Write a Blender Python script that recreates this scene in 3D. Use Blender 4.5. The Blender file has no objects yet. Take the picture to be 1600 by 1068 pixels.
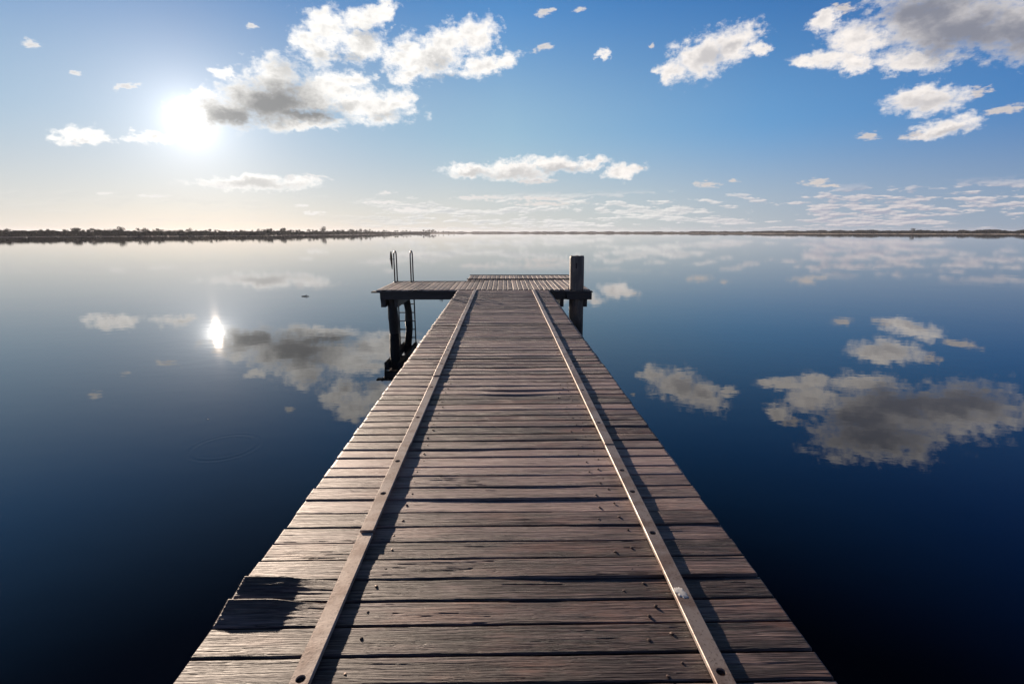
import bpy, bmesh, math, random
from mathutils import Vector, Matrix, noise as mnoise
rad = math.radians
R = random.Random(7)
scene = bpy.context.scene

# ------------------------------------------------------------------ camera
CAM_Z = 2.85
cam = bpy.data.cameras.new('camera'); cam_o = bpy.data.objects.new('camera', cam)
scene.collection.objects.link(cam_o)
cam.sensor_width = 36; cam.lens = 788 / 1600 * 36
cam.clip_start = 0.05; cam.clip_end = 60000
cam_o.location = (0, 0, CAM_Z); cam_o.rotation_euler = (rad(90 - 12.24), 0, 0)
scene.camera = cam_o

# ------------------------------------------------------------------ light
SUN_EL, SUN_AZ = 9.8, -30.8            # degrees above the horizon, degrees right of +Y
sun_dir = Vector((math.sin(rad(SUN_AZ)) * math.cos(rad(SUN_EL)), math.cos(rad(SUN_AZ)) * math.cos(rad(SUN_EL)), math.sin(rad(SUN_EL))))
sun = bpy.data.lights.new('sun', 'SUN'); sun.energy = 5.0; sun.angle = rad(0.6); sun.color = (1.0, 0.80, 0.63)
sun_o = bpy.data.objects.new('sun', sun); scene.collection.objects.link(sun_o)
sun_o.rotation_euler = sun_dir.to_track_quat('Z', 'Y').to_euler(); sun_o.location = (0, 0, 30)
scene.view_settings.view_transform = 'Standard'; scene.view_settings.look = 'None'
scene.view_settings.exposure = 0.6; scene.view_settings.gamma = 1
scene.cycles.use_denoising = True
scene.cycles.max_bounces = 6
scene.cycles.transparent_max_bounces = 8

# ------------------------------------------------------------------ node helper
class S:
    """a socket with arithmetic, so that a node tree reads like a formula"""
    def __init__(s, g, sock): s.g, s.s = g, sock
    def m(s, op, *a, clamp=False):
        n = s.g.t.nodes.new('ShaderNodeMath'); n.operation = op; n.use_clamp = clamp
        for i, v in enumerate((s,) + a): s.g.put(n.inputs[i], v)
        return S(s.g, n.outputs[0])
    def __add__(s, o): return s.m('ADD', o)
    def __radd__(s, o): return s.m('ADD', o)
    def __sub__(s, o): return s.m('SUBTRACT', o)
    def __rsub__(s, o): return (s * -1) + o
    def __mul__(s, o): return s.m('MULTIPLY', o)
    def __rmul__(s, o): return s.m('MULTIPLY', o)
    def __truediv__(s, o): return s.m('DIVIDE', o)
    def mx(s, o, k=0.0): return s.m('SMOOTH_MAX', o, k) if k else s.m('MAXIMUM', o)
    def mn(s, o): return s.m('MINIMUM', o)
    def pw(s, o): return s.m('POWER', o)
    def step(s, a, b):                      # smoothstep a..b to 0..1
        n = s.g.t.nodes.new('ShaderNodeMapRange'); n.interpolation_type = 'SMOOTHSTEP'
        s.g.put(n.inputs[0], s); s.g.put(n.inputs[1], a); s.g.put(n.inputs[2], b)
        return S(s.g, n.outputs[0])
class G:
    def __init__(g, tree): g.t = tree; tree.nodes.clear()
    def put(g, inp, v):
        if isinstance(v, S): g.t.links.new(v.s, inp)
        else: inp.default_value = v
    def node(g, kind, out=0, props=None, **ins):
        n = g.t.nodes.new(kind)
        for k, v in (props or {}).items(): setattr(n, k, v)
        for k, v in ins.items():
            key = k.replace('_', ' ')
            g.put(n.inputs[int(k[1:])] if re_int(k) else n.inputs[key], v)
        return S(g, n.outputs[out])
    def vec(g, x, y, z=0.0): return g.node('ShaderNodeCombineXYZ', X=x, Y=y, Z=z)
    def xyz(g, v):
        n = g.t.nodes.new('ShaderNodeSeparateXYZ'); g.put(n.inputs[0], v)
        return [S(g, n.outputs[i]) for i in range(3)]
    def vm(g, op, a, b=None, out=0, scale=None):
        n = g.t.nodes.new('ShaderNodeVectorMath'); n.operation = op; g.put(n.inputs[0], a)
        if b is not None: g.put(n.inputs[1], b)
        if scale is not None: g.put(n.inputs['Scale'], scale)
        return S(g, n.outputs[out])
    def noise(g, v, scale, detail=4, rough=0.5, dist=0.0, dim='3D', out=0, lac=2.0):
        return g.node('ShaderNodeTexNoise', out=out, props={'noise_dimensions': dim}, Vector=v, Scale=scale, Detail=detail, Roughness=rough, Distortion=dist, Lacunarity=lac)
    def mix(g, f, a, b, blend='MIX'):
        n = g.t.nodes.new('ShaderNodeMix'); n.data_type = 'RGBA'; n.blend_type = blend; n.clamp_factor = True
        g.put(n.inputs[0], f); g.put(n.inputs[6], a); g.put(n.inputs[7], b)
        return S(g, n.outputs[2])
    def ramp(g, f, stops):
        n = g.t.nodes.new('ShaderNodeValToRGB'); g.put(n.inputs[0], f); e = n.color_ramp.elements
        while len(e) < len(stops): e.new(0.5)
        for el, (p, c) in zip(e, stops):
            el.position = p; el.color = (*c, 1) if len(c) == 3 else c
        return S(g, n.outputs[0])
def re_int(k): return k[0] == 'i' and k[1:].isdigit()
def rgb(r, g, b): return (r, g, b, 1.0)

# ------------------------------------------------------------------ sky
CLOUDS = [(-25.44, 12.45, 2.53, 1.51, 5.4), (-20.31, 12.8, 2.29, 1.44, 4.3), (-21.4, 10.29, 3.63, 0.46, 3.6), (-27.72, 11.04, 3.4, 1.41, 5.3), (-23.54, 12.09, 3.57, 1.9, -0.1), (-23.44, 14.25, 1.95, 1.59, 5.7), (-21.35, 10.87, 2.4, 0.69, 3.9), (-27.67, 13.88, 0.85, 0.47, 6.9), (-29.41, 12.02, 1.14, 0.47, 6.4), (-18.16, 13.64, 2.53, 1.6, -5.4), (-14.54, 12.45, 3.99, 1.44, 2.7), (-11.84, 12.76, 1.82, 1.04, 2.4), (-16.27, 14.61, 1.56, 0.77, 3.9), (-19.09, 16.89, 1.56, 1.25, 5.3), (-18.07, 18.69, 2.41, 1.51, 5.3), (-15.46, 17.53, 2.61, 1.36, 4.2), (-13.31, 20.36, 1.49, 0.89, 27.7), (-20.22, 17.3, 1.53, 1.03, 5.7), (-15.31, 19.7, 1.6, 1.0, 4.7), (-9.85, 16.81, 2.73, 1.83, 2.4), (-7.1, 17.69, 3.12, 1.71, 18.1), (-3.81, 18.75, 2.4, 1.43, 25.5), (-2.33, 16.48, 2.76, 0.73, 12.9), (-11.21, 15.2, 1.42, 0.78, 2.7), (15.91, 15.29, 1.01, 0.84, 24.5), (18.85, 16.29, 2.68, 1.62, 18.2), (21.49, 17.16, 2.45, 1.41, 7.2), (23.93, 16.57, 0.99, 0.46, -7.1), (37.82, 16.13, 5.06, 2.28, -12.4), (31.81, 16.12, 2.17, 1.33, -9.7), (29.42, 14.91, 1.8, 0.7, -8.2), (31.58, 14.25, 1.82, 0.65, -8.6), (42.8, 14.83, 4.07, 2.1, -13.4), (36.1, 13.92, 2.55, 0.85, -10.0), (37.42, 18.72, 4.71, 1.89, -13.8), (29.18, 18.05, 1.0, 0.66, -9.5), (30.46, 18.56, 1.16, 0.42, -10.2), (36.98, 10.72, 2.29, 0.96, -2.4), (40.57, 10.75, 0.86, 0.4, 9.8), (33.83, 8.37, 0.95, 0.38, 3.5), (38.74, 8.51, 2.14, 0.78, 7.9), (36.92, 8.01, 1.3, 0.36, -6.0), (42.45, 9.33, 1.29, 0.34, 7.1), (36.09, 10.93, 1.31, 0.7, -7.9), (-39.53, 7.78, 0.91, 0.6, 6.3), (-37.71, 7.88, 1.0, 0.61, 5.9), (-38.68, 7.48, 1.72, 0.4, 5.8), (-33.92, 8.05, 1.44, 0.48, 5.2), (-40.89, 14.0, 0.74, 0.31, 11.4), (-24.84, 18.13, 0.66, 0.25, 7.7), (-35.16, 12.03, 0.91, 0.22, 27.2), (-25.93, 4.71, 4.68, 0.66, 2.1), (-28.43, 4.37, 2.2, 0.35, 2.3), (-21.52, 5.3, 2.32, 0.43, 2.0), (-4.49, 6.59, 2.76, 0.65, 0.4), (0.0, 6.54, 4.01, 0.84, -0.2), (4.28, 7.24, 2.87, 0.77, -0.7), (8.1, 7.19, 2.01, 0.64, 3.6), (2.43, 5.49, 2.49, 0.39, -0.4), (11.96, 6.27, 1.81, 0.65, 10.3), (13.58, 6.61, 0.65, 0.25, -1.6), (20.47, 4.84, 1.21, 0.37, -1.8), (22.61, 5.07, 0.53, 0.18, -2.1), (29.84, 4.6, 1.14, 0.35, -2.7), (30.91, 4.21, 1.12, 0.17, -2.5), (-3.64, 3.69, 2.66, 0.33, 0.1), (-14.1, 3.13, 2.0, 0.2, 0.7), (-11.12, 2.37, 2.6, 0.27, 0.4), (-22.16, 2.61, 1.09, 0.19, 1.0), (-20.88, 1.93, 1.24, 0.19, 0.7), (3.15, 3.62, 3.13, 0.27, -0.3), (3.51, 3.08, 4.17, 0.27, -0.3), (-34.37, 3.27, 1.26, 0.17, 2.2), (-38.0, 3.23, 0.88, 0.13, 2.5), (-13.38, 4.18, 1.2, 0.2, 0.9), (3.39, 20.84, 1.15, 0.36, 6.6), (3.17, 17.95, 1.29, 0.33, 11.4), (6.81, 20.89, 0.76, 0.26, 5.6), (9.2, 17.06, 0.49, 0.64, 56.4), (-38.29, 12.49, 0.33, 0.14, 9.4), (14.16, 17.63, 0.25, 0.21, -4.2)]
CORES = [(-27.22, 10.77, 3.21, 1.2, 5.1), (-23.54, 12.09, 4.3, 1.81, 12.1), (-22.72, 14.75, 1.27, 0.85, 5.7), (-21.33, 11.15, 3.5, 0.91, 3.9), (-16.74, 12.15, 1.64, 0.51, 7.9), (-13.31, 11.76, 1.29, 0.41, 2.6), (-14.8, 18.21, 0.96, 0.86, 45.5), (-18.83, 16.55, 0.84, 0.63, 5.2), (-16.44, 16.5, 1.23, 0.37, 4.4), (39.12, 15.3, 4.89, 2.02, -12.3), (36.06, 17.14, 2.93, 1.51, -12.0), (42.9, 14.2, 3.74, 1.78, -12.9), (37.46, 18.51, 4.34, 1.69, -13.7), (19.72, 16.31, 1.81, 0.75, 18.2), (21.39, 16.97, 1.27, 0.5, 12.5), (37.0, 10.57, 1.57, 0.51, -2.2), (38.98, 8.23, 1.31, 0.31, 8.2), (-25.94, 4.59, 3.72, 0.42, 2.1), (-4.15, 6.4, 2.07, 0.32, 0.3), (0.0, 6.28, 3.05, 0.46, -0.2), (4.83, 6.78, 2.19, 0.32, -0.7), (-7.91, 16.73, 1.44, 0.65, 18.7), (-7.31, 15.36, 1.32, 0.34, 1.7)]
world = bpy.data.worlds.new('World'); scene.world = world; world.use_nodes = True
def build_world():
    g = G(world.node_tree)
    d = g.node('ShaderNodeTexCoord', out=0)            # Generated = direction of view
    d = g.vm('NORMALIZE', d)
    x, y, z = g.xyz(d)
    sky = g.node('ShaderNodeTexSky', props=dict(sky_type='NISHITA', sun_disc=False, sun_elevation=rad(SUN_EL),
          sun_rotation=rad(SUN_AZ), altitude=50, air_density=1.0, dust_density=0.4, ozone_density=3.0))
    cs = g.vm('DOT_PRODUCT', d, tuple(sun_dir), out=1)
    ang = cs.mn(1.0).m('ARCCOSINE') * (180 / math.pi)                # degrees from the sun
    el = z.m('ARCSINE') * (180 / math.pi)
    az = x.m('ARCTAN2', y) * (180 / math.pi)
    # circumsolar brightness: a near disc and a broad aureole of bright hazy air
    disc = 60.0 * (ang * -2.3).m('EXPONENT')
    aur = 4.2 * (ang * -0.50).m('EXPONENT') + 2.3 * (ang * -0.16).m('EXPONENT')
    glow = disc + aur
    # clear air: the blue overhead pales towards the horizon, most of all below the sun
    azs = (az - SUN_AZ).m('ABSOLUTE')
    t = (azs / 80.0).m('ADD', 0.0, clamp=True)
    zen = g.ramp(t, [(0.0, (.52, 1.50, 3.30)), (.38, (.50, 1.75, 4.0)), (.70, (.22, 1.05, 2.95)), (1.0, (.07, .50, 2.1))])
    hor = g.ramp(t, [(0.0, (3.65, 3.75, 3.85)), (.30, (4.25, 4.25, 4.15)), (.55, (3.4, 3.75, 3.95)), (.80, (2.3, 2.8, 3.5)), (1.0, (1.7, 2.3, 3.2))])
    mid_ = g.ramp(t, [(0.0, (2.35, 3.1, 4.1)), (.38, (2.15, 3.4, 4.4)), (.70, (.95, 2.3, 4.2)), (1.0, (.35, 1.3, 3.3))])
    clear = g.mix(el.step(0.5, 11.0), hor, mid_)
    clear = g.mix(el.step(8.0, 24.0), clear, zen)
    clear = g.mix(el.step(19.0, 38.0), clear, g.mix(t, rgb(.05, .13, .38), rgb(.008, .03, .13)))
    sky = g.mix(el.step(10.0, 40.0) * 0.05 + 0.94, sky, clear)
    col = g.vm('ADD', sky, g.vm('SCALE', rgb(1.0, 0.96, 0.90)[:3], scale=glow))
    # ---- clouds: fair-weather cumulus laid out by azimuth and elevation
    P = g.vec(az, el)
    q = g.vec(az * 0.55, el * 0.8, 0.0)
    w = g.noise(q, 0.9, detail=7, rough=0.62, out=0)
    w_small = g.noise(g.vec(az * 0.6, el * 1.6, 4.0), 2.3, detail=5, rough=0.6)
    warp = g.vm('SUBTRACT', g.noise(q, 0.62, detail=7, rough=0.66, out=1), (0.5, 0.5, 0.5))
    Pw = g.vm('ADD', P, g.vm('MULTIPLY', warp, (5.5, 2.6, 0.0)))
    def field(table, pos, k):
        f = None
        for (a, e, ra, re_, rot) in table:
            m = g.t.nodes.new('ShaderNodeMapping'); m.vector_type = 'TEXTURE'
            pp = pos
            if f is not None:          # a negligible dependence on the running value keeps the shader's evaluation in sequence
                ma = g.t.nodes.new('ShaderNodeVectorMath'); ma.operation = 'MULTIPLY_ADD'
                g.put(ma.inputs[0], f); g.put(ma.inputs[1], (1e-7, 1e-7, 1e-7)); g.put(ma.inputs[2], pos); pp = S(g, ma.outputs[0])
            g.put(m.inputs[0], pp); m.inputs[1].default_value = (a, e, 0)
            m.inputs[2].default_value = (0, 0, rad(rot)); m.inputs[3].default_value = (ra, re_, 1)
            L = g.vm('LENGTH', S(g, m.outputs[0]), out=1)
            f = L if f is None else f.m('SMOOTH_MIN', L, k)
        return 1.0 - f
    F = field(BIG, Pw, 0.25)
    Fs = field(SMALL, g.vm('ADD', P, g.vm('MULTIPLY', warp, (2.6, 0.8, 0.0))), 0.1)
    w_hi = g.noise(q, 2.2, detail=7, rough=0.62)
    dens = F + (w - 0.5) * 1.7 + (w_hi - 0.5) * 1.5 + 0.40
    dens_s = Fs + (w_small - 0.5) * 3.0 + 0.12
    a_big = dens.step(0.0, 0.95).pw(0.8)
    a_small = dens_s.step(0.0, 0.9) * 0.95
    # low bands of small cumulus seen far off, laid out on a flat cloud layer
    le = (el.mx(0.0) + 0.25).pw(0.62) * 3.3
    b1 = g.noise(g.vec(az * 0.44, le * 1.35, 7.0), 1.0, detail=7, rough=0.60)
    b1u = g.noise(g.vec(az * 0.44 - 0.08, le * 1.35 + 0.26, 7.0), 1.0, detail=5, rough=0.60)
    b2 = g.noise(g.vec(az * 0.10, le * 0.55, 2.0), 1.0, detail=2, rough=0.5)
    band_el = el.step(0.0, 0.6) * (1.0 - el.step(3.2, 4.6))
    band_az = az.step(-20.0, -8.0) * 0.85 + 0.15
    right = az.step(12.0, 34.0)
    bd = b1 + (b2 - 0.5) * 0.9 + (1.0 - el.step(0.6, 4.2)) * 0.06
    a_band = bd.step(0.53, 0.61) * band_el * band_az * 0.85
    # shade: thick cores are grey, thin edges scatter the sun
    C1 = field(HEAVY, Pw, 0.25)
    C2 = field(LIGHT, Pw, 0.25)
    w2 = g.noise(g.vec(az * 0.55 + 0.16, el * 0.8 - 0.24, 0.0), 1.3, detail=3, rough=0.5)
    w3 = g.noise(q, 1.3, detail=4, rough=0.5)
    emb = ((w2 - w3) * 2.6 + 0.5).m('ADD', 0.0, clamp=True)
    heavy = (C1 + (w - 0.5) * 1.0 + (w_hi - 0.5) * 0.45).step(-0.75, 0.85)
    light = (C2 + (w - 0.5) * 1.6 + (w_hi - 0.5) * 0.9).step(-0.9, 0.9) * 0.55
    thick = dens.step(0.3, 1.3)
    far = ang.step(8.0, 60.0)
    dark_c = g.mix(far, rgb(1.6, 1.65, 1.7), rgb(1.5, 1.6, 2.0))
    lit_c = g.mix(far, rgb(7.8, 7.6, 7.3), rgb(6.9, 6.45, 6.1))
    mid = (1.0 - emb) * 0.40 * thick
    sh = (heavy * 0.97).mx(light, 0.15).mx(mid, 0.2)
    cc = g.mix(sh, lit_c, dark_c)
    cc = g.vm('ADD', cc, g.vm('SCALE', (1.0, 0.96, 0.9), scale=glow * 0.35))
    sm_shade = (dens_s.step(0.4, 1.2) * 0.35) * el.step(2.0, 6.0).m('ADD', 0.25)
    sc_ = g.mix(sm_shade, g.mix(far, rgb(6.2, 6.0, 5.8), rgb(4.9, 4.4, 4.1)), rgb(2.8, 2.9, 3.3))
    sc_ = g.vm('ADD', sc_, g.vm('SCALE', (1.0, 0.96, 0.9), scale=glow * 0.35))
    bsh = ((b1u - b1) * 5.0 + 0.55).m('ADD', 0.0, clamp=True)
    bc = g.mix(bsh, g.mix(right, rgb(5.9, 5.8, 5.6), rgb(5.0, 4.6, 4.6)), g.mix(right, rgb(4.1, 4.2, 4.3), rgb(2.6, 2.7, 3.3)))
    col = g.mix(a_band, col, bc)
    col = g.mix(a_small, col, sc_)
    col = g.mix(a_big, col, cc)
    # unseen bright cumulus added behind the camera as warm fill for front faces
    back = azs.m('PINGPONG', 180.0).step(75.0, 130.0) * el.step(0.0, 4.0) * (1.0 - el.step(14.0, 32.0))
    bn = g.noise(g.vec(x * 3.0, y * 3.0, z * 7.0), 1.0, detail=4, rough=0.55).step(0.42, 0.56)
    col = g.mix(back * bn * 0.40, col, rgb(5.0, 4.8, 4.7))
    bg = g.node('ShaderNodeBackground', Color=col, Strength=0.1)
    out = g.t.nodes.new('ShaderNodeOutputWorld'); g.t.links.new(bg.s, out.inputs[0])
BIG = [c for c in CLOUDS if c[3] >= 0.45]
SMALL = [c for c in CLOUDS if c[3] < 0.45]
HEAVY = [c for i, c in enumerate(CORES) if i in (0, 1, 3, 9, 10, 11, 12)]
LIGHT = [c for i, c in enumerate(CORES) if i not in (0, 1, 3, 9, 10, 11, 12)]
build_world()
world.cycles.sampling_method = 'MANUAL'; world.cycles.sample_map_resolution = 1024

# ------------------------------------------------------------------ objects helpers
def link(o): scene.collection.objects.link(o); return o
def mesh_obj(name, verts, faces, mat, parent=None, smooth=False):
    me = bpy.data.meshes.new(name); me.from_pydata([tuple(v) for v in verts], [], faces); me.update()
    if smooth: me.polygons.foreach_set('use_smooth', [True] * len(me.polygons))
    if mat: me.materials.append(mat)
    o = link(bpy.data.objects.new(name, me)); o.parent = parent
    return o
def empty(name, loc, rz=0.0, parent=None):
    o = link(bpy.data.objects.new(name, None)); o.location = loc; o.rotation_euler = (0, 0, rz); o.parent = parent
    o.empty_display_size = 0.2
    return o
def tag(o, label=None, cat=None, group=None, kind=None):
    for k, v in (('label', label), ('category', cat), ('group', group), ('kind', kind)):
        if v: o[k] = v
    return o
class MB:
    def __init__(s): s.v = []; s.f = []
    def add(s, v, f):
        b = len(s.v); s.v += [Vector(p) for p in v]; s.f += [tuple(i + b for i in q) for q in f]
    def box(s, lo, hi, bev=0.0):
        bm = bmesh.new(); bmesh.ops.create_cube(bm, size=1.0)
        for v in bm.verts:
            v.co = Vector([(lo[i] + hi[i]) / 2 + v.co[i] * (hi[i] - lo[i]) for i in range(3)])
        if bev: bmesh.ops.bevel(bm, geom=bm.edges[:], offset=bev, segments=2, affect='EDGES', profile=0.5)
        bm.verts.index_update(); s.add([v.co.copy() for v in bm.verts], [[v.index for v in f.verts] for f in bm.faces]); bm.free()
    def tube(s, pts, r, n=10, caps=True):
        pts = [Vector(p) for p in pts]; rings = []; rr = r if isinstance(r, (list, tuple)) else [r] * len(pts)
        prev = None; b = len(s.v)
        for i, p in enumerate(pts):
            t = (pts[min(i + 1, len(pts) - 1)] - pts[max(i - 1, 0)]).normalized()
            if prev is None: a = t.orthogonal().normalized()
            else: a = (prev - t * prev.dot(t)).normalized()
            prev = a; bb = t.cross(a)
            for k in range(n):
                th = 2 * math.pi * k / n; s.v.append(p + (a * math.cos(th) + bb * math.sin(th)) * rr[i])
        for i in range(len(pts) - 1):
            for k in range(n):
                s.f.append((b + i * n + k, b + i * n + (k + 1) % n, b + (i + 1) * n + (k + 1) % n, b + (i + 1) * n + k))
        if caps:
            s.f.append(tuple(b + k for k in reversed(range(n)))); s.f.append(tuple(b + (len(pts) - 1) * n + k for k in range(n)))
    def build(s, name, mat, parent=None, smooth=False): return mesh_obj(name, s.v, s.f, mat, parent, smooth)

def mat_new(name):
    m = bpy.data.materials.new(name); m.use_nodes = True; return m, G(m.node_tree)
def finish(g, **ins):
    b = g.node('ShaderNodeBsdfPrincipled', **ins)
    o = g.t.nodes.new('ShaderNodeOutputMaterial'); g.t.links.new(b.s, o.inputs[0])

# ------------------------------------------------------------------ materials
def m_water():
    m, g = mat_new('lake_water')
    pos = g.node('ShaderNodeNewGeometry', out=0)
    px, py, pz = g.xyz(pos)
    dist = g.vm('LENGTH', pos, out=1)
    v = g.vec(px, py * 1.6, 0.0)
    n1 = g.noise(v, 1.6, detail=3, rough=0.5)
    n2 = g.noise(v, 0.22, detail=2, rough=0.5)
    n3 = g.noise(v, 7.0, detail=2, rough=0.5)
    patch = g.noise(g.vec(px * 0.3, py, 0.0), 0.035, detail=3).step(0.35, 0.65)
    h = n1 * 0.0011 + n2 * 0.0028 + n3 * 0.00010 * patch
    # a spreading ring on the calm water, left of the jetty
    rr = g.vm('LENGTH', g.vm('SUBTRACT', pos, RING), out=1)
    ring = (rr * 55.0).m('SINE') * ((rr - 0.42) * (rr - 0.42) * -160.0).m('EXPONENT') * 0.0004
    b = g.node('ShaderNodeBump', Strength=1.0, Distance=1.0, Height=h + ring)
    finish(g, Base_Color=rgb(0.0004, 0.0014, 0.004), Roughness=0.012, IOR=1.48, Normal=b)
    return m
RING = (-3.9, 6.4, 0.0)

def m_wood(name, dark, light, red=0.0, grain=1.0, wet=None, vertical=False):
    m, g = mat_new(name)
    tc = g.node('ShaderNodeTexCoord', out=3)
    rnd = g.node('ShaderNodeObjectInfo', out=5)
    if vertical:
        tx, ty, tz = g.xyz(tc); tc = g.vec(tz, tx, ty)
    p = g.vm('ADD', tc, g.vec(rnd * 37.0, rnd * 91.0, rnd * 13.0))
    low = g.noise(g.vm('MULTIPLY', p, (1.6, 9.0, 9.0)), 1.0, detail=3, rough=0.55)
    lowc = g.vm('SUBTRACT', g.noise(g.vm('MULTIPLY', p, (2.2, 5.0, 5.0)), 1.0, detail=3, out=1), (0.5, 0.5, 0.5))
    pg = g.vm('ADD', p, g.vm('MULTIPLY', lowc, (0.0, 0.030, 0.030)))
    fine = g.noise(g.vm('MULTIPLY', pg, (4.0, 210.0, 210.0)), 1.0, detail=3, rough=0.6)
    med = g.noise(g.vm('MULTIPLY', pg, (1.8, 75.0, 75.0)), 1.0, detail=4, rough=0.65)
    crk = g.noise(g.vm('MULTIPLY', pg, (0.6, 42.0, 42.0)), 1.0, detail=2, rough=0.5)
    crack = 1.0 - (crk - 0.5).m('ABSOLUTE').step(0.0, 0.020)
    crack = crack * g.noise(g.vm('MULTIPLY', p, (1.2, 8.0, 8.0)), 1.0, detail=2).step(0.40, 0.58)
    crk2 = g.noise(g.vm('MULTIPLY', pg, (1.1, 105.0, 105.0)), 1.0, detail=2, rough=0.5)
    crack2 = (1.0 - (crk2 - 0.5).m('ABSOLUTE').step(0.0, 0.045)) * g.noise(g.vm('MULTIPLY', p, (2.0, 14.0, 14.0)), 1.0, detail=2).step(0.38, 0.6)
    tone = fine * 0.35 + med * 0.40 + low * 0.30 + (rnd - 0.5) * 0.26
    c = g.ramp(tone, [(0.41, dark), (0.55, tuple((a * 0.5 + b * 0.5) for a, b in zip(dark, light))), (0.72, light)])
    vary = (rnd * 7.31).m('FRACT')
    c = g.mix(crack2 * (vary * 0.6 + 0.1), c, rgb(0.035, 0.025, 0.021))
    blot = g.noise(g.vm('MULTIPLY', p, (1.3, 4.0, 4.0)), 1.0, detail=4, rough=0.65)
    c = g.mix(blot.step(0.5, 0.75) * 0.55, c, rgb(light[0] * 0.72, light[1] * 0.50, light[2] * 0.40))
    c = g.mix((1.0 - blot).step(0.56, 0.8) * 0.4, c, rgb(light[0] * 1.1, light[1] * 1.08, light[2] * 1.1))
    c = g.mix(crack * 0.85, c, rgb(0.012, 0.010, 0.010))
    if wet:
        wp = g.xyz(g.node('ShaderNodeNewGeometry', out=0))[2]
        c = g.mix(1.0 - (wp + (low - 0.5) * 0.3).step(wet[0], wet[1]), c, rgb(0.018, 0.015, 0.013))
    h = fine * 0.0013 * grain + med * 0.0022 * grain - crack * 0.0035 - crack2 * 0.0014 + low * 0.002
    b = g.node('ShaderNodeBump', Strength=1.0, Distance=1.0, Height=h)
    finish(g, Base_Color=c, Roughness=0.44 + med * 0.22, Normal=b, Specular_IOR_Level=0.6)
    return m
def m_steel(name, base, rough, rust, metal=0.75):
    m, g = mat_new(name)
    tc = g.node('ShaderNodeTexCoord', out=3)
    a = g.noise(tc, 6.0, detail=6, rough=0.65); b_ = g.noise(tc, 90.0, detail=3, rough=0.6)
    c = g.mix(a.step(0.40, 0.66), base, rust)
    c = g.mix(b_.step(0.56, 0.70) * 0.6, c, rgb(0.06, 0.04, 0.035))
    bmp = g.node('ShaderNodeBump', Strength=1.0, Distance=1.0, Height=b_ * 0.0006 + a * 0.002)
    finish(g, Base_Color=c, Metallic=metal, Roughness=rough + (a - 0.5) * 0.3, Normal=bmp)
    return m
def m_plain(name, col, rough=0.8, metal=0.0, var=0.3, scale=8.0, bump=0.0):
    m, g = mat_new(name)
    tc = g.node('ShaderNodeTexCoord', out=3); a = g.noise(tc, scale, detail=4, rough=0.6)
    c = g.mix(a, rgb(*[v * (1 - var) for v in col]), rgb(*[v * (1 + var) for v in col]))
    if bump:
        finish(g, Base_Color=c, Roughness=rough, Metallic=metal, Normal=g.node('ShaderNodeBump', Strength=1.0, Distance=1.0, Height=a * bump))
    else: finish(g, Base_Color=c, Roughness=rough, Metallic=metal)
    return m
M = {}
M['water'] = m_water()
M['deck'] = m_wood('weathered_deck_wood', (0.046, 0.029, 0.026), (0.52, 0.375, 0.34), grain=2.1)
M['landing'] = m_wood('sunbleached_landing_wood', (0.12, 0.085, 0.065), (0.60, 0.47, 0.38), grain=0.6)
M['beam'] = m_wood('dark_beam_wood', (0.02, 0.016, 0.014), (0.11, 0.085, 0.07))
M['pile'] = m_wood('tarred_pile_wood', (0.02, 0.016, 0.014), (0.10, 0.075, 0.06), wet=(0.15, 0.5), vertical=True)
M['post'] = m_wood('grey_post_wood', (0.13, 0.105, 0.085), (0.60, 0.50, 0.40), wet=(0.15, 0.7), vertical=True, grain=2.0)
M['rail'] = m_steel('worn_galvanised_steel', rgb(0.43, 0.365, 0.32), 0.50, rgb(0.25, 0.18, 0.145), 0.3)
M['bolt'] = m_steel('dark_bolt_steel', rgb(0.05, 0.04, 0.04), 0.55, rgb(0.07, 0.04, 0.03))
M['nail'] = m_steel('rusty_nail_steel', rgb(0.16, 0.12, 0.10), 0.55, rgb(0.12, 0.06, 0.035), 0.5)
M['tube'] = m_steel('stainless_tube', rgb(0.20, 0.20, 0.21), 0.40, rgb(0.16, 0.14, 0.13), 0.8)
M['rust'] = m_plain('rusty_brown_plate', (0.14, 0.075, 0.04), 0.8)
M['white'] = m_plain('white_dropping', (0.75, 0.75, 0.72), 0.9, scale=60, bump=0.002)
M['leaf'] = m_plain('dull_gum_foliage', (0.055, 0.060, 0.040), 0.8, scale=0.8, var=0.4)
M['bark'] = m_plain('grey_bark', (0.16, 0.13, 0.11), 0.9)
M['sand'] = m_plain('pale_shore_sand', (0.36, 0.30, 0.23), 0.95, scale=0.05)
M['scrub'] = m_plain('shore_scrub_foliage', (0.06, 0.06, 0.042), 0.85, scale=0.2, var=0.4)
M['farwood'] = m_plain('distant_wood_foliage', (0.05, 0.055, 0.045), 0.9, scale=0.02, var=0.4)

# ------------------------------------------------------------------ water and land
bm = bmesh.new(); RADII = [0, 40, 200, 1000, 3000, 6000]; N = 96; rings = []
c0 = bm.verts.new((0, 0, 0))
for r in RADII[1:]: rings.append([bm.verts.new((r * math.cos(2 * math.pi * k / N), r * math.sin(2 * math.pi * k / N), 0)) for k in range(N)])
for k in range(N): bm.faces.new((c0, rings[0][k], rings[0][(k + 1) % N]))
for a, b in zip(rings, rings[1:]):
    for k in range(N): bm.faces.new((a[k], b[k], b[(k + 1) % N], a[(k + 1) % N]))
me = bpy.data.meshes.new('lake_water'); bm.to_mesh(me); bm.free(); me.materials.append(M['water'])
tag(link(bpy.data.objects.new('lake_water', me)), kind='structure')

def fbm(x, y, s=1.0): return mnoise.fractal(Vector((x * s, y * s, 3.1)), 1.0, 2.0, 4)
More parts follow.
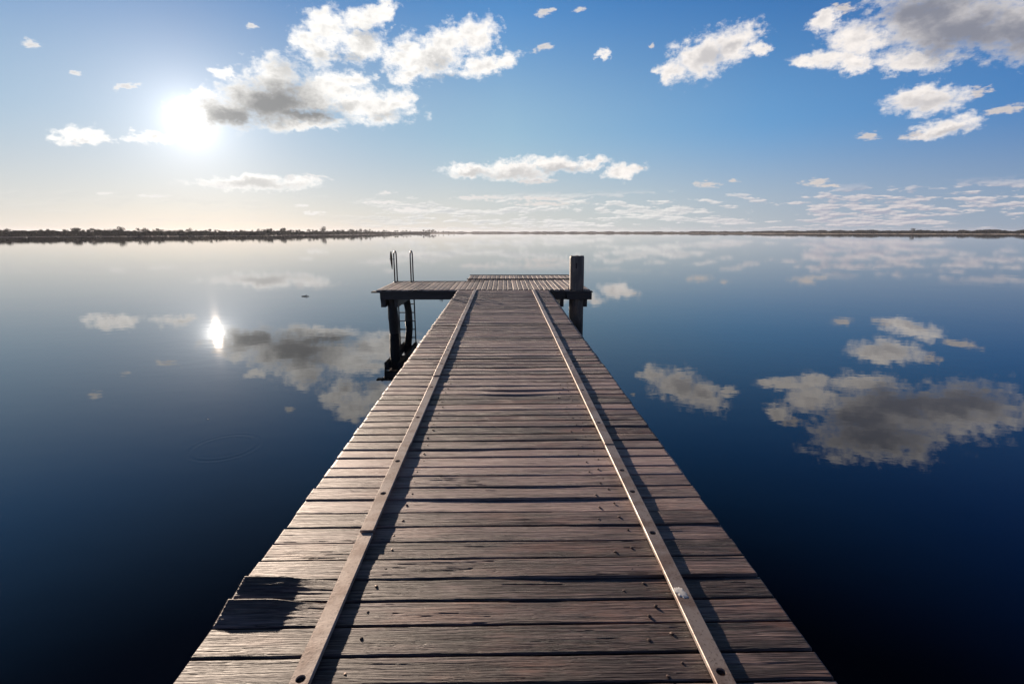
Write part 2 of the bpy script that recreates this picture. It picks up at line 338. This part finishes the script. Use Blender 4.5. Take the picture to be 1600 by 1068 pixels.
# shore line: azimuth (deg) -> distance (m); the left bank is nearer, a spit thins out to the middle
def interp(t, x):
    if x <= t[0][0]: return t[0][1]
    for (a, va), (b, vb) in zip(t, t[1:]):
        if x <= b: return va + (vb - va) * (x - a) / (b - a)
    return t[-1][1]
LEFT = [(-75, 300), (-60, 380), (-45, 430), (-35, 450), (-27, 480), (-21, 560), (-17, 680), (-14, 840), (-11, 1050), (-8, 1250), (-4.0, 1500)]
FAR = [(-75, 2300), (-20, 2300), (0, 2200), (15, 1900), (26, 1500), (33, 1250), (45, 1150), (60, 1000), (75, 800)]
def shore(name, table, a0, a1, n, depth, h, mat):
    v = []; f = []
    for i in range(n + 1):
        a = a0 + (a1 - a0) * i / n; d = interp(table, a)
        w = 1 + 0.02 * fbm(a, 0, 0.8) + 0.006 * fbm(a, 5, 4)
        fade = min(1, (a1 - a) / 1.0 + 0.05) if name == 'left_bank' else 1
        for dd, z in ((0, -0.15), (0.004 * d, h * 0.35), (0.02 * d, h), (depth(d) * fade + 0.03 * d, h), (depth(d) * fade + 0.06 * d, -0.2)):
            q = d * w + dd; v.append((q * math.sin(rad(a)), q * math.cos(rad(a)), z * (1 if z < 0 else 0.75 + 0.5 * abs(fbm(a, q * 0.01, 2.0)))))
    for i in range(n):
        for k in range(4): f.append((i * 5 + k, i * 5 + k + 1, (i + 1) * 5 + k + 1, (i + 1) * 5 + k))
    return tag(mesh_obj(name, v, f, mat), kind='structure')
shore('left_bank', LEFT, -75, -6.3, 400, lambda d: 120, 0.3, M['sand'])
shore('far_bank', FAR, -75, 75, 700, lambda d: 900, 1.0, M['sand'])

# trees --------------------------------------------------------------
def crown_cards(mb, c, rx, rz, n, size, rng):
    for _ in range(n):
        while True:
            p = Vector((rng.uniform(-1, 1), rng.uniform(-1, 1), rng.uniform(-1, 1)))
            if 0.25 < p.length < 1: break
        q = Vector((c[0] + p.x * rx, c[1] + p.y * rx, c[2] + p.z * rz))
        u = Vector((rng.uniform(-1, 1), rng.uniform(-1, 1), rng.uniform(-.6, .6))).normalized(); w = u.orthogonal().normalized()
        s = size * rng.uniform(.6, 1.3); b = len(mb.v)
        mb.v += [q + u * s, q + w * s * .7, q - u * s, q - w * s * .7]; mb.f.append((b, b + 1, b + 2, b + 3))
def tree(kind, h, seed, label, group):
    rng = random.Random(seed)
    t = empty('gum_tree', (0, 0, 0)); tag(t, label, 'tree', group)
    tr = MB(); cr = MB()
    lean = rng.uniform(-.12, .12) * h
    th = h * rng.uniform(.30, .45)
    tr.tube([(0, 0, -.3), (lean * .3, 0, th * .5), (lean * .6, 0, th), (lean, 0, h * .75)], [.035 * h, .028 * h, .02 * h, .008 * h], 6)
    n = {'dense': 7, 'open': 5, 'low': 6}[kind]
    for i in range(n):
        a = rng.uniform(0, 6.28); r = h * rng.uniform(.08, .30) * (1.3 if kind == 'low' else 1)
        zc = h * rng.uniform(.38 if kind == 'low' else .50, .86)
        cx, cy = lean * zc / h + r * math.cos(a), r * math.sin(a)
        tr.tube([(lean * .55, 0, th * .9), ((cx + lean * .6) / 2, cy / 2, (th + zc) / 2 - .03 * h), (cx, cy, zc)], [.014 * h, .01 * h, .005 * h], 5)
        crown_cards(cr, (cx, cy, zc), h * rng.uniform(.14, .24), h * rng.uniform(.13, .20), {'dense': 60, 'open': 34, 'low': 60}[kind], h * .035, rng)
    crown_cards(cr, (lean, 0, h * .82), h * .20, h * .17, 80, h * .035, rng)
    tr.build('trunk', M['bark'], t); cr.build('crown', M['leaf'], t)
    return t
def copy_tree(src, loc, rz, s, label=None):
    c = src.copy(); link(c); c.location = loc; c.rotation_euler = (0, 0, rz); c.scale = (s, s, s * R.uniform(.9, 1.1))
    if label: c['label'] = label
    for ch in src.children:
        k = ch.copy(); link(k); k.parent = c
    return c
def polar(a, d, z=0.0): return (d * math.sin(rad(a)), d * math.cos(rad(a)), z)
KINDS = [('dense', 'dense dark grey-green gum tree in the wooded left bank across the lake', 'dense gum trees along the left bank'),
         ('open', 'thin-crowned gum tree with sky showing through, in the wooded left bank', 'open gum trees along the left bank'),
         ('low', 'low spreading bushy tree in the wooded left bank across the lake', 'low bushy trees along the left bank')]
protos = [[tree(k, 6.0, 11 * i + j, lb, gr) for j in range(3)] for i, (k, lb, gr) in enumerate(KINDS)]
free = [[p for p in row] for row in protos]
a = -47.5
while a < -8.4:
    d = interp(LEFT, a)
    kind = R.choice([0, 0, 1, 2, 2]); j = R.randrange(3)
    gap = fbm(a, 1, .35)
    hh = (.80 + .35 * gap + R.uniform(-.18, .2)) * (1 + max(0, (d - 480) / 1500))
    loc = polar(a, d * R.uniform(1.03, 1.07) + R.uniform(2, 25), .3)
    src = protos[kind][j]
    if src in free[kind]:
        free[kind].remove(src); src.location = loc; src.rotation_euler = (0, 0, R.uniform(0, 6)); src.scale = (hh,) * 3
    else: copy_tree(src, loc, R.uniform(0, 6.28), hh)
    a += R.uniform(.12, .34) * (1.0 if a < -20 else .8)
def special(a, d, s, kind, seed, label):
    t = tree(kind, 6.0, seed, label, None); t.location = polar(a, d, .2); t.scale = (s, s, s)
special(-37.2, 470, 1.18, 'open', 71, 'slim tree with a small round crown standing above the left bank tree line')
special(-20.0, 600, 1.55, 'dense', 72, 'broad tree highest on the left bank, below the ladder side of the low cloud')
special(-6.4, 1330, 1.0, 'open', 73, 'last thin tree at the tip of the wooded spit, left of centre')
special(-7.6, 1300, 1.1, 'open', 74, 'bare-stemmed tree second from the tip of the wooded spit')
special(37.8, 1230, 1.75, 'dense', 75, 'round-topped tree standing out on the far shore at the right')
for i, aa in enumerate((-7.0, -8.1, -8.8, -9.3, -9.9)):
    copy_tree(protos[1][i % 3], polar(aa, interp(LEFT, aa) * 1.02, .0), i * 1.3, R.uniform(.8, 1.15))

def scrub(name, table, a0, a1, step, off, hfun, size, mat, label, nrow, dens):
    mb = MB(); rng = random.Random(5); a = a0
    while a < a1:
        d = interp(table, a) + off; hh = hfun(a)
        for _ in range(dens):
            aa = a + rng.uniform(0, step); dd = d * (1 + rng.uniform(0.0, nrow)); z = hh * rng.random() ** .8
            q = Vector(polar(aa, dd, .3 + z)); u = Vector((rng.uniform(-1, 1), rng.uniform(-1, 1), rng.uniform(-.5, .5))).normalized(); w = u.cross(Vector((0, 0, 1))).normalized() * .4 + Vector((0, 0, .8))
            s = size * rng.uniform(.6, 1.4); b = len(mb.v)
            mb.v += [q + u * s, q + w * s * .7, q - u * s, q - w * s * .7]; mb.f.append((b, b + 1, b + 2, b + 3))
        a += step
    o = mb.build(name, mat); tag(o, label, 'bushes', kind='stuff'); return o
scrub('shore_scrub', LEFT, -50, -9.0, .1, 9, lambda a: (3.3 + 1.1 * fbm(a, 2, .9)) * (1 if a < -14 else .8), 0.55, M['scrub'], 'dark waterside scrub under the trees of the left bank', .05, 75)
scrub('far_woodland', FAR, -12, 60, .06, 40, lambda a: 5.0 + 2.4 * fbm(a, 3, 1.1) + (0 if a < 25 else .8), 1.3, M['farwood'], 'thin dark line of far-off woodland along the opposite shore', .03, 46)

# ------------------------------------------------------------------ jetty
JR = rad(1.0)                                     # the jetty points one degree left of straight ahead
jetty = empty('jetty', (0, 0, 0), JR)
tag(jetty, 'long weathered timber jetty with two flat steel strips and a T-shaped landing at its end', 'jetty')
def zd(y): return 1.19 + .0089 * (y - 1.58)       # the walkway rises very slightly away from the camera
def plank_mesh(L, W, T, nx, ny, seed, rough=1.0, curl=None, sag=None, near=False, endl=0, endr=0):
    """a worn board along local x, centred; the top is uneven, the long edges are eaten and rounded"""
    rng = random.Random(seed); o1, o2 = rng.uniform(0, 500), rng.uniform(0, 500)
    v = []; f = []; cols = []
    prof = [(-.5 + j / ny) for j in range(ny + 1)]
    for i in range(nx + 1):
        u = i / nx; x = -L / 2 + L * u
        e0 = mnoise.fractal(Vector((x * 3.2, o1, 0)), 1.0, 2.0, 4) * .0022 * rough + mnoise.noise(Vector((x * 25, o1, 1))) * .0009
        e1 = mnoise.fractal(Vector((x * 3.2, o2, 0)), 1.0, 2.0, 4) * .0022 * rough + mnoise.noise(Vector((x * 25, o2, 1))) * .0009
        warp = mnoise.noise(Vector((x * .9, o1, 4))) * .004 * rough
        row = []
        for p in prof:
            y = p * W + (e1 if p > 0 else e0) * abs(p) * 2
            edge = min(p + .5, .5 - p) * W
            r = .0045; drop = r - math.sqrt(max(0, r * r - max(0, r - edge) ** 2)) if edge < r else 0
            z = warp - drop * 1.0 + mnoise.noise(Vector((x * 2.0, y * 14 + o2, 2))) * .0022 * rough
            if near:
                g = mnoise.fractal(Vector((x * 3.0 + o1, (y + .006 * mnoise.noise(Vector((x * 2.5, y * 8, o2)))) * 95, 7)), 1.0, 2.0, 3)
                z += g * .0011
                cr = mnoise.noise(Vector((x * .4 + o2, (y + .005 * mnoise.noise(Vector((x * 2.1, y * 6, o1)))) * 34, 9)))
                if abs(cr) < .03 and mnoise.noise(Vector((x * 1.3, y * 9, o2 + 40))) > .34: z -= .0025 * (1 - abs(cr) / .03)
            if curl: z += curl * (p + .5) * min(1, max(0, (.20 - u) / .12)) ** 1.5
            if sag: z -= .7 * sag[2] * math.exp(-((u - sag[0]) / sag[1]) ** 2) * (0.5 + p)
            row.append((x + (endl if u == 0 else 0), y, z))
        cols.append(row)
    n = len(prof)
    for row in cols:
        for q in row: v.append(q)
        v.append((row[-1][0], row[-1][1], row[-1][2] - T)); v.append((row[0][0], row[0][1], row[0][2] - T))
    K = n + 2
    for i in range(nx):
        for j in range(K):
            a, b = i * K + j, i * K + (j + 1) % K
            f.append((a, a + K, b + K, b))
    f.append(tuple(range(K))); f.append(tuple(nx * K + j for j in reversed(range(K))))
    me = bpy.data.meshes.new('plank'); me.from_pydata(v, [], f); me.update()
    me.polygons.foreach_set('use_smooth', [len(q.vertices) == 4 for q in me.polygons])
    me.materials.append(M['deck'])
    return me
bounds = [1.583, 1.717, 1.875, 2.021, 2.171, 2.323, 2.47, 2.616, 2.76, 2.92, 3.066, 3.216, 3.35, 3.511, 3.652, 3.803, 3.945, 4.097, 4.238, 4.364, 4.513]
while bounds[0] > 0.35: bounds.insert(0, bounds[0] - R.uniform(.145, .16))
while bounds[-1] < 13.80: bounds.append(bounds[-1] + R.uniform(.13, .165))
bounds[-1] = 13.87
RAIL_X = (-.765, .825)
nail_me = None
def nail_mesh():
    bm = bmesh.new()
    prof = [(0, .0045), (.0035, .004), (.0065, .0022), (.007, 0.0), (.0065, -.01)]
    rings = []
    for r, z in prof[1:]: rings.append([bm.verts.new((r * math.cos(k * math.pi / 5), r * math.sin(k * math.pi / 5), z)) for k in range(10)])
    top = bm.verts.new((0, 0, prof[0][1]))
    for k in range(10): bm.faces.new((top, rings[0][k], rings[0][(k + 1) % 10]))
    for a, b in zip(rings, rings[1:]):
        for k in range(10): bm.faces.new((a[k], b[k], b[(k + 1) % 10], a[(k + 1) % 10]))
    me = bpy.data.meshes.new('nail'); bm.to_mesh(me); bm.free(); me.materials.append(M['nail']); return me
nail_me = nail_mesh()
curls = {2.021: .030, 1.875: .031}
sags = {2.76: (.5, .30, .016), 2.92: (.55, .3, .006), 4.9: (.55, .15, .02), 5.1: (.5, .2, .008), 3.511: (.35, .3, .008), 5.9: (.5, .2, .014), 6.3: (.4, .2, .01)}
for i, (a, b) in enumerate(zip(bounds, bounds[1:])):
    W = b - a; gap = R.uniform(.005, .010)
    near = 1.2 < a < 3.2
    nx, ny = (420, 36) if near else ((160, 14) if a < 6 else (60, 6))
    l, r = -1.2475 + R.uniform(-.007, .006), 1.2475 + R.uniform(-.004, .005) + .007
    if a in (2.171,): l -= .01
    if a in curls: l -= .012
    sg = next((s for k, s in sags.items() if a - .08 < k <= a + .08), None)
    me = plank_mesh(r - l, W - gap, .042, nx, ny, i * 7 + 3, 1.0, curls.get(a), sg, near)
    o = link(bpy.data.objects.new('plank', me)); o.parent = jetty
    yc = (a + b) / 2
    o.location = ((l + r) / 2, yc, zd(yc) + R.uniform(-.002, .002)); 
    o.rotation_euler = (R.gauss(.0, .009) + .006, R.gauss(0, .0015), R.gauss(0, .0012))
    if 1.4 < a < 5.3:
        for (nxp, ny_) in ((-.60 + R.uniform(-.02, .02), R.uniform(-.015, .03)), (.70 + R.uniform(-.03, .01), R.uniform(.0, .035)), (.60 + R.uniform(-.05, .05), R.uniform(-.045, -.01))):
            if R.random() < .05: continue
            n_ = link(bpy.data.objects.new('nail', nail_me)); n_.parent = o
            n_.location = (nxp - (l + r) / 2, ny_, R.uniform(.0, .0018)); s_ = R.uniform(.85, 1.25); n_.scale = (s_, s_, s_ * .45)
            n_.rotation_euler = (R.uniform(-.35, .35), R.uniform(-.35, .35), R.uniform(0, 3))

# steel strips: hollow flat bars with countersunk bolt holes; each length is a part, each bolt a sub-part
def rail_strip(x, y0, y1, holes, lift=0.0):
    W2, H, n = .0375, .020, 16
    mb_v, mb_f = [], []; cache = {}
    def V(p):
        k = (round(p[0], 5), round(p[1], 5), round(p[2], 5))
        if k not in cache: cache[k] = len(mb_v); mb_v.append(p)
        return cache[k]
    def bow(y): return .0012 * math.sin(y * 2.3 + x) + lift
    W1 = W2 - .003
    def zt(px): return H
    stops = [y0]
    for h in holes: stops += [h - .03, h + .03]
    stops.append(y1)
    def quad(*p): mb_f.append(tuple(V(q) for q in p))
    segs = []
    for s0, s1 in zip(stops, stops[1:]):
        hole = any(abs((s0 + s1) / 2 - h) < .001 for h in holes)
        m = 1 if hole else max(1, int((s1 - s0) / .08))
        for k in range(m): segs.append((s0 + (s1 - s0) * k / m, s0 + (s1 - s0) * (k + 1) / m, hole))
    for s0, s1, hole in segs:
        for sgn in (-1, 1):
            # bevel and side
            quad((sgn * W1, s0, H), (sgn * W1, s1, H), (sgn * W2, s1, H - .003), (sgn * W2, s0, H - .003)) if sgn > 0 else quad((-W2, s0, H - .003), (-W2, s1, H - .003), (-W1, s1, H), (-W1, s0, H))
            quad((sgn * W2, s0, H - .003), (sgn * W2, s1, H - .003), (sgn * W2, s1, 0), (sgn * W2, s0, 0)) if sgn > 0 else quad((-W2, s0, 0), (-W2, s1, 0), (-W2, s1, H - .003), (-W2, s0, H - .003))
        if not hole: quad((-W1, s0, H), (W1, s0, H), (W1, s1, H), (-W1, s1, H))
        else:
            cy = (s0 + s1) / 2; hy = (s1 - s0) / 2; r = .0185
            outer = []; inner = []; low = []
            for k in range(n):
                th = 2 * math.pi * k / n + math.pi / n * 0; cx, sy = math.cos(th), math.sin(th)
                m_ = max(abs(cx), abs(sy)); outer.append((cx / m_ * W1, cy + sy / m_ * hy, H))
                inner.append((cx * r, cy + sy * r, H)); low.append((cx * r * .82, cy + sy * r * .82, H - .018))
            for k in range(n):
                k2 = (k + 1) % n
                quad(inner[k], outer[k], outer[k2], inner[k2]); quad(low[k], inner[k], inner[k2], low[k2])
            mb_f.append(tuple(V(q) for q in low))
    for s0, sg in ((y0, 0), (y1, 1)):
        q = [(-W2, s0, 0), (-W2, s0, H - .003), (-W1, s0, H), (W1, s0, H), (W2, s0, H - .003), (W2, s0, 0)]
        mb_f.append(tuple(V(p) for p in (q if sg == 0 else reversed(q))))
    vv = [(px + x, py, pz + zd(py) + .006 + bow(py)) for px, py, pz in mb_v]
    o = mesh_obj('rail_strip', vv, mb_f, M['rail'], jetty)
    for h in holes:
        b = MB(); z0 = zd(h) + .006 + bow(h) + H
        rings = [(.0135, -.018), (.0135, -.012), (.012, -.0085), (.007, -.0055), (.001, -.0045)]
        b.tube([(x, h, z0 + z) for r_, z in rings], [r_ for r_, z in rings], 12); 
        # keep the rings flat: tube() is laid along z here
        b.build('bolt', M['bolt'], o, smooth=True)
    return o
def Dy(ypx):                                       # measured rows of the photograph, turned into metres along the deck
    f, p = 788., rad(12.24); s, c = math.sin(p), math.cos(p); a = 534 - ypx
    k = (a * c - f * s) / (a * s + f * c); return (2.85 - 1.19 + .0089 * 1.58) / (.0089 - k)
lh = [Dy(v) for v in (1064, 842, 776, 725.5, 655, 607, 571.5)]
lh = [.55, 1.0] + lh
while lh[-1] < 13.2: lh.append(lh[-1] + .72)
rh = [Dy(v) for v in (1062, 840.5, 775, 741, 665.5, 613.5, 576, 547)]
rh = [.55, 1.0] + rh
while rh[-1] < 13.2: rh.append(rh[-1] + .75)
lj = [.4, Dy(834.5), Dy(696), Dy(590), 9.9, 13.80]
rj = [.4, Dy(700), Dy(511), 13.80]
for x, hs, js, in ((RAIL_X[0], lh, lj), (RAIL_X[1], rh, rj)):
    for k, (y0, y1) in enumerate(zip(js, js[1:])):
        rail_strip(x, y0 + .006, y1 - .006, [h for h in hs if y0 + .045 < h < y1 - .045], .008 * (k % 2) if x < 0 else .004 * (k % 2))

# bearers and piles under the walkway
def wobbly(name, pts, rads, mat, parent, n=16, seed=0, amp=.06):
    mb = MB(); P = []; RR = []
    for (p0, r0), (p1, r1) in zip(zip(pts, rads), zip(pts[1:], rads[1:])):
        for k in range(6): t = k / 6; P.append(Vector(p0).lerp(Vector(p1), t)); RR.append(r0 + (r1 - r0) * t)
    P.append(Vector(pts[-1])); RR.append(rads[-1])
    mb.tube(P, RR, n)
    for v in mb.v:
        c = min(P, key=lambda q: abs(q.z - v.z)); dv = v - c; dv.z = 0
        if dv.length > 1e-4: v += dv * (mnoise.noise(Vector((v.x * 9 + seed, v.y * 9, v.z * 1.6))) * amp * 2)
    return mb.build(name, mat, parent, smooth=True)
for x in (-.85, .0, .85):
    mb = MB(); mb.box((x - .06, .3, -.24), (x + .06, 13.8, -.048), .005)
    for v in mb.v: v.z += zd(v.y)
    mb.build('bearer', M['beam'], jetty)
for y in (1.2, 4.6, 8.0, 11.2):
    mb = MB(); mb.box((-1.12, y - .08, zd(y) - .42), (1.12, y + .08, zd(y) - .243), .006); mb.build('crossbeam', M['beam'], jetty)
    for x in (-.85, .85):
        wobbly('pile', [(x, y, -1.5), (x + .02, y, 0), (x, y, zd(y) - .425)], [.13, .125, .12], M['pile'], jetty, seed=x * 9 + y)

# landing at the end
YF = 13.90; ZL = zd(13.9) + .004
YB1, YB2, YB3 = 16.30, 17.0, 18.6
def board(x, y0, y1, w, z, seed):
    me = plank_mesh(y1 - y0, w, .034, 40, 8, seed, .5); me.materials[0] = M['landing']
    o = link(bpy.data.objects.new('landing_board', me)); o.parent = jetty
    o.location = (x, (y0 + y1) / 2, z + R.uniform(-.002, .003)); o.rotation_euler = (R.gauss(0, .004), R.gauss(0, .0007), rad(90) + R.gauss(0, .001))
x = -3.50; i = 0
while x < 2.40:
    w = R.uniform(.135, .155); xc = x + w / 2
    if xc < -1.22: board(xc, YF + R.uniform(-.01, .01), YB1 + R.uniform(-.015, .015), w - .018, ZL, 900 + i)
    elif 1.84 < xc < 2.30: board(xc, YF + .44, YB2, w - .011, ZL, 900 + i)   # cut round the mooring post
    else: board(xc, YF + R.uniform(-.01, .01), YB2 + R.uniform(-.01, .01), w - .011, ZL, 900 + i)
    x += w; i += 1
x = -1.20
while x < 2.40:
    w = R.uniform(.15, .17); board(x + w / 2, YB2 + .03, YB3 + R.uniform(-.02, .02), w - .011, ZL + .010, 1300 + i); x += w; i += 1
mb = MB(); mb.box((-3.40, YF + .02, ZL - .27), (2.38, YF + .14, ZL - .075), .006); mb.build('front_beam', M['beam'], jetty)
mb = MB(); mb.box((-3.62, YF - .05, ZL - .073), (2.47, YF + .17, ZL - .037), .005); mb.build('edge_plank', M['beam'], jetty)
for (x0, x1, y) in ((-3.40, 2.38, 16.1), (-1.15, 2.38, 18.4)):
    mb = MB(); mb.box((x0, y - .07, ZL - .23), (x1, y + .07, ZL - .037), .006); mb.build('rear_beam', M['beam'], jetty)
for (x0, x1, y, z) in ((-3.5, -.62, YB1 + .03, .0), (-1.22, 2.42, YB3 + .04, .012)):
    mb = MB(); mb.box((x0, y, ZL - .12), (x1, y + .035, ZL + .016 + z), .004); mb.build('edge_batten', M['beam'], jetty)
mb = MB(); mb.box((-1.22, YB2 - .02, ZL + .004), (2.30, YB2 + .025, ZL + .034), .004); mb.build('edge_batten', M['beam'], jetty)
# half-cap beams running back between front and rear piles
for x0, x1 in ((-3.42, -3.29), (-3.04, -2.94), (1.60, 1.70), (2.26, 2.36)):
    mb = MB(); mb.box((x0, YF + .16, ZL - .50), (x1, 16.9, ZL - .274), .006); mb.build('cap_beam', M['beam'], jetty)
mb = MB(); mb.box((1.745, YF - .105, ZL - .262), (2.44, YF + .016, ZL - .075), .008); mb.build('packing_block', M['beam'], jetty)
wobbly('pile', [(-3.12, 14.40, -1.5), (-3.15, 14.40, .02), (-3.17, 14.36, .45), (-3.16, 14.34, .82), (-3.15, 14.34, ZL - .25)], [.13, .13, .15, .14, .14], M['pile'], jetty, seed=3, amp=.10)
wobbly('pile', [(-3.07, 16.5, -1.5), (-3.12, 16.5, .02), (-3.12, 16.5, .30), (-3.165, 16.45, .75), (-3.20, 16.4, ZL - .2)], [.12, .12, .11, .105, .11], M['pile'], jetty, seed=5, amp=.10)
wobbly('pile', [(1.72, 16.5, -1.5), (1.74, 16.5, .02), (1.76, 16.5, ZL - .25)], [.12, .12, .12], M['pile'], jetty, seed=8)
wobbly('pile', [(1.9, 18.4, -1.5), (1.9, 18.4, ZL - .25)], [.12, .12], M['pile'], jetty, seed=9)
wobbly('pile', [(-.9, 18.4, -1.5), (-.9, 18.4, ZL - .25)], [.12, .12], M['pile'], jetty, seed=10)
mb = MB(); a0, a1 = Vector((1.70, 14.5, ZL - .32)), Vector((1.70, 16.3, .12))
mb.box((-.04, 0, -.09), (.04, (a1 - a0).length, .09), .005)
q = (a1 - a0).to_track_quat('Y', 'Z')
mb.v = [q @ v + a0 for v in mb.v]; mb.build('brace', M['beam'], jetty)
# mooring post: the tall pile through the landing's front corner
def mooring_post():
    n = 40; v = []; f = []; zs = [-1.5, 0, .5, 1.0, 1.3, 1.5, 1.7, 1.85, 2.0, 2.1, 2.17, 2.215]
    cx, cy = 2.065, 14.16
    for i, z in enumerate(zs):
        for k in range(n):
            th = 2 * math.pi * k / n
            r = .203 + .010 * mnoise.noise(Vector((math.cos(th) * 1.5, math.sin(th) * 1.5, z * .9))) + .006 * mnoise.noise(Vector((math.cos(th) * 7, math.sin(th) * 7, z * .35)))
            if i == len(zs) - 1: r -= .012
            dz = .018 * mnoise.noise(Vector((math.cos(th) * 3, math.sin(th) * 3, 5))) if i >= len(zs) - 2 else 0
            v.append((cx + r * math.cos(th) - .012 * (z - 1.2), cy + r * math.sin(th), z + dz))
    for i in range(len(zs) - 1):
        for k in range(n): f.append((i * n + k, i * n + (k + 1) % n, (i + 1) * n + (k + 1) % n, (i + 1) * n + k))
    b = (len(zs) - 1) * n
    cr = []
    for j, rr in enumerate((.6, .25)):
        base = len(v)
        for k in range(n):
            q = v[b + k]; c = (cx - .012, cy); v.append((c[0] + (q[0] - c[0]) * rr, c[1] + (q[1] - c[1]) * rr, 2.21 + .014 * mnoise.noise(Vector((q[0] * 9 * rr, q[1] * 9, j)))))
        prev = b if j == 0 else cr[-1]
        for k in range(n): f.append((prev + k, prev + (k + 1) % n, base + (k + 1) % n, base + k))
        cr.append(base)
    f.append(tuple(cr[-1] + k for k in range(n)))
    o = mesh_obj('mooring_post', v, f, M['post'], jetty, True); tag(o, label='thick round grey mooring post standing above the landing')
    s = MB(); s.box((cx - .065, cy - .215, 1.88), (cx - .035, cy - .195, 2.03), .004); s.build('bolt_slot', M['bolt'], o)
mooring_post()
# algae tufts hanging from the front beam
for tx in (-3.35, -1.72):
    mb = MB()
    for k in range(16):
        px = tx + R.uniform(-.05, .05); L = R.uniform(.03, .09); y = YF + R.uniform(.02, .06)
        mb.tube([(px, y, ZL - .262), (px + R.uniform(-.01, .01), y, ZL - .27 - L)], [.004, .001], 4)
    mb.build('weed_tuft', M['pile'], jetty)

# ------------------------------------------------------------------ swimming ladder
ladder = empty('ladder', (0, 0, 0), JR); tag(ladder, 'slim steel swimming ladder with two looped handrails at the left end of the landing', 'ladder')
for x in (-3.43, -2.915):
    pts = [(x, 16.47, -.75), (x, 16.47, 2.13)]
    for k in range(1, 10):
        th = math.pi * k / 9 if k < 9 else math.pi
        pts.append((x, 16.47 - .19 + .19 * math.cos(th), 2.13 + .15 * math.sin(th)))
    pts.append((x, 16.09, ZL + .01))
    mb = MB(); mb.tube(pts, .021, 12); mb.tube([(x, 16.09, ZL + .003), (x, 16.09, ZL + .012)], .05, 14)
    mb.build('handrail', M['tube'], ladder, True)
for z in (-.56, -.28, .0, .28, .56, .84):
    mb = MB(); mb.box((-3.41, 16.45, z - .016), (-2.935, 16.50, z + .016), .004); mb.build('rung', M['tube'], ladder)
# brown plate strapped to the handrail
plate = empty('marker_plate', (0, 0, 0), JR); tag(plate, 'narrow rusty brown plate strapped upright beside the left ladder handrail', 'plate')
mb = MB(); out = [(-.012, 1.72), (-.030, 1.85), (-.045, 1.98), (-.052, 2.1), (-.045, 2.2), (-.028, 2.27), (.0, 2.27), (.018, 2.1), (.02, 1.9), (.006, 1.72)]
n = len(out); vv = [(-3.49 + px, y, z) for y in (16.06, 16.075) for px, z in out]
mb.add(vv, [tuple(range(n))[::-1], tuple(n + k for k in range(n))] + [(k, (k + 1) % n, n + (k + 1) % n, n + k) for k in range(n)])
mb.build('blade', M['rust'], plate)
mb = MB(); mb.tube([(-3.565, 16.067, 2.03), (-3.40, 16.067, 2.03)], .008, 8); mb.build('clamp', M['bolt'], plate)

# ------------------------------------------------------------------ small things
def splat():
    rng = random.Random(4); y0 = Dy(936); x0 = RAIL_X[1] - .006; n = 46; v = [(x0, y0, 0)]
    for k in range(n):
        th = 2 * math.pi * k / n; r = 1 + .28 * mnoise.noise(Vector((math.cos(th) * 2, math.sin(th) * 2, 1))) + .22 * mnoise.noise(Vector((math.cos(th) * 6, math.sin(th) * 6, 2)))
        v.append((x0 + .024 * r * math.cos(th) - .010 * math.sin(th), y0 + .036 * r * math.sin(th), 0))
    base = [Vector(p) for p in v]; zt = lambda p: zd(p.y) + .006 + .020 + .0012 * math.sin(p.y * 2.3 + RAIL_X[1])
    top = [Vector((p.x, p.y, zt(p) + (.0028 if i == 0 else .0004))) for i, p in enumerate(base)]
    mid = [Vector((base[0].x + (p.x - base[0].x) * .75, base[0].y + (p.y - base[0].y) * .75, zt(p) + .0024 + .0012 * mnoise.noise(Vector((p.x * 90, p.y * 90, 0))))) for p in base[1:]]
    V = top + mid; f = []
    for k in range(n):
        a, b = 1 + k, 1 + (k + 1) % n; c, d = n + 1 + k, n + 1 + (k + 1) % n
        f += [(a, b, d, c), (c, d, 0)]
    o = mesh_obj('bird_dropping', V, f, M['white'], None, True); o.rotation_euler = (0, 0, JR)
    tag(o, 'small white bird dropping splashed on the right steel strip', 'bird dropping')
splat()
def pt_water(x, y):
    f, p = 788., rad(12.24); s, c = math.sin(p), math.cos(p); a = 534 - y
    k = CAM_Z / -(a * c - f * s); return ((x - 800) * k, (a * s + f * c) * k, 0)
q = pt_water(478, 463); mb = MB()
mb.tube([(q[0] - .2, q[1], .01), (q[0] - .02, q[1] + .03, .03), (q[0] + .16, q[1] - .02, .02)], [.012, .022, .008], 7)
mb.tube([(q[0] - .02, q[1] + .03, .03), (q[0] + .05, q[1] + .02, .09)], [.010, .004], 6)
tag(mb.build('driftwood', M['bark']), 'short dark stick floating on the calm water left of the jetty', 'driftwood')
for i, (x, y, lab) in enumerate(((325, 655, 'tiny pale fleck floating on the water under the sun glitter'),)):
    q = pt_water(x, y); mb = MB(); mb.box((q[0] - .008, q[1] - .01, .001), (q[0] + .009, q[1] + .008, .006), .002); tag(mb.build('leaf', M['white']), lab, 'leaf')

# ------------------------------------------------------------------ haze
hm = bpy.data.materials.new('haze'); hm.use_nodes = True; g = G(hm.node_tree)
pv = g.node('ShaderNodeVolumePrincipled', Color=rgb(.86, .90, 1.0), Density=0.00009, Anisotropy=0.3)
o_ = g.t.nodes.new('ShaderNodeOutputMaterial'); g.t.links.new(pv.s, o_.inputs['Volume'])
mb = MB(); mb.box((-6300, -6300, -2.6), (6300, 6300, 24)); tag(mb.build('haze', hm), kind='stuff')
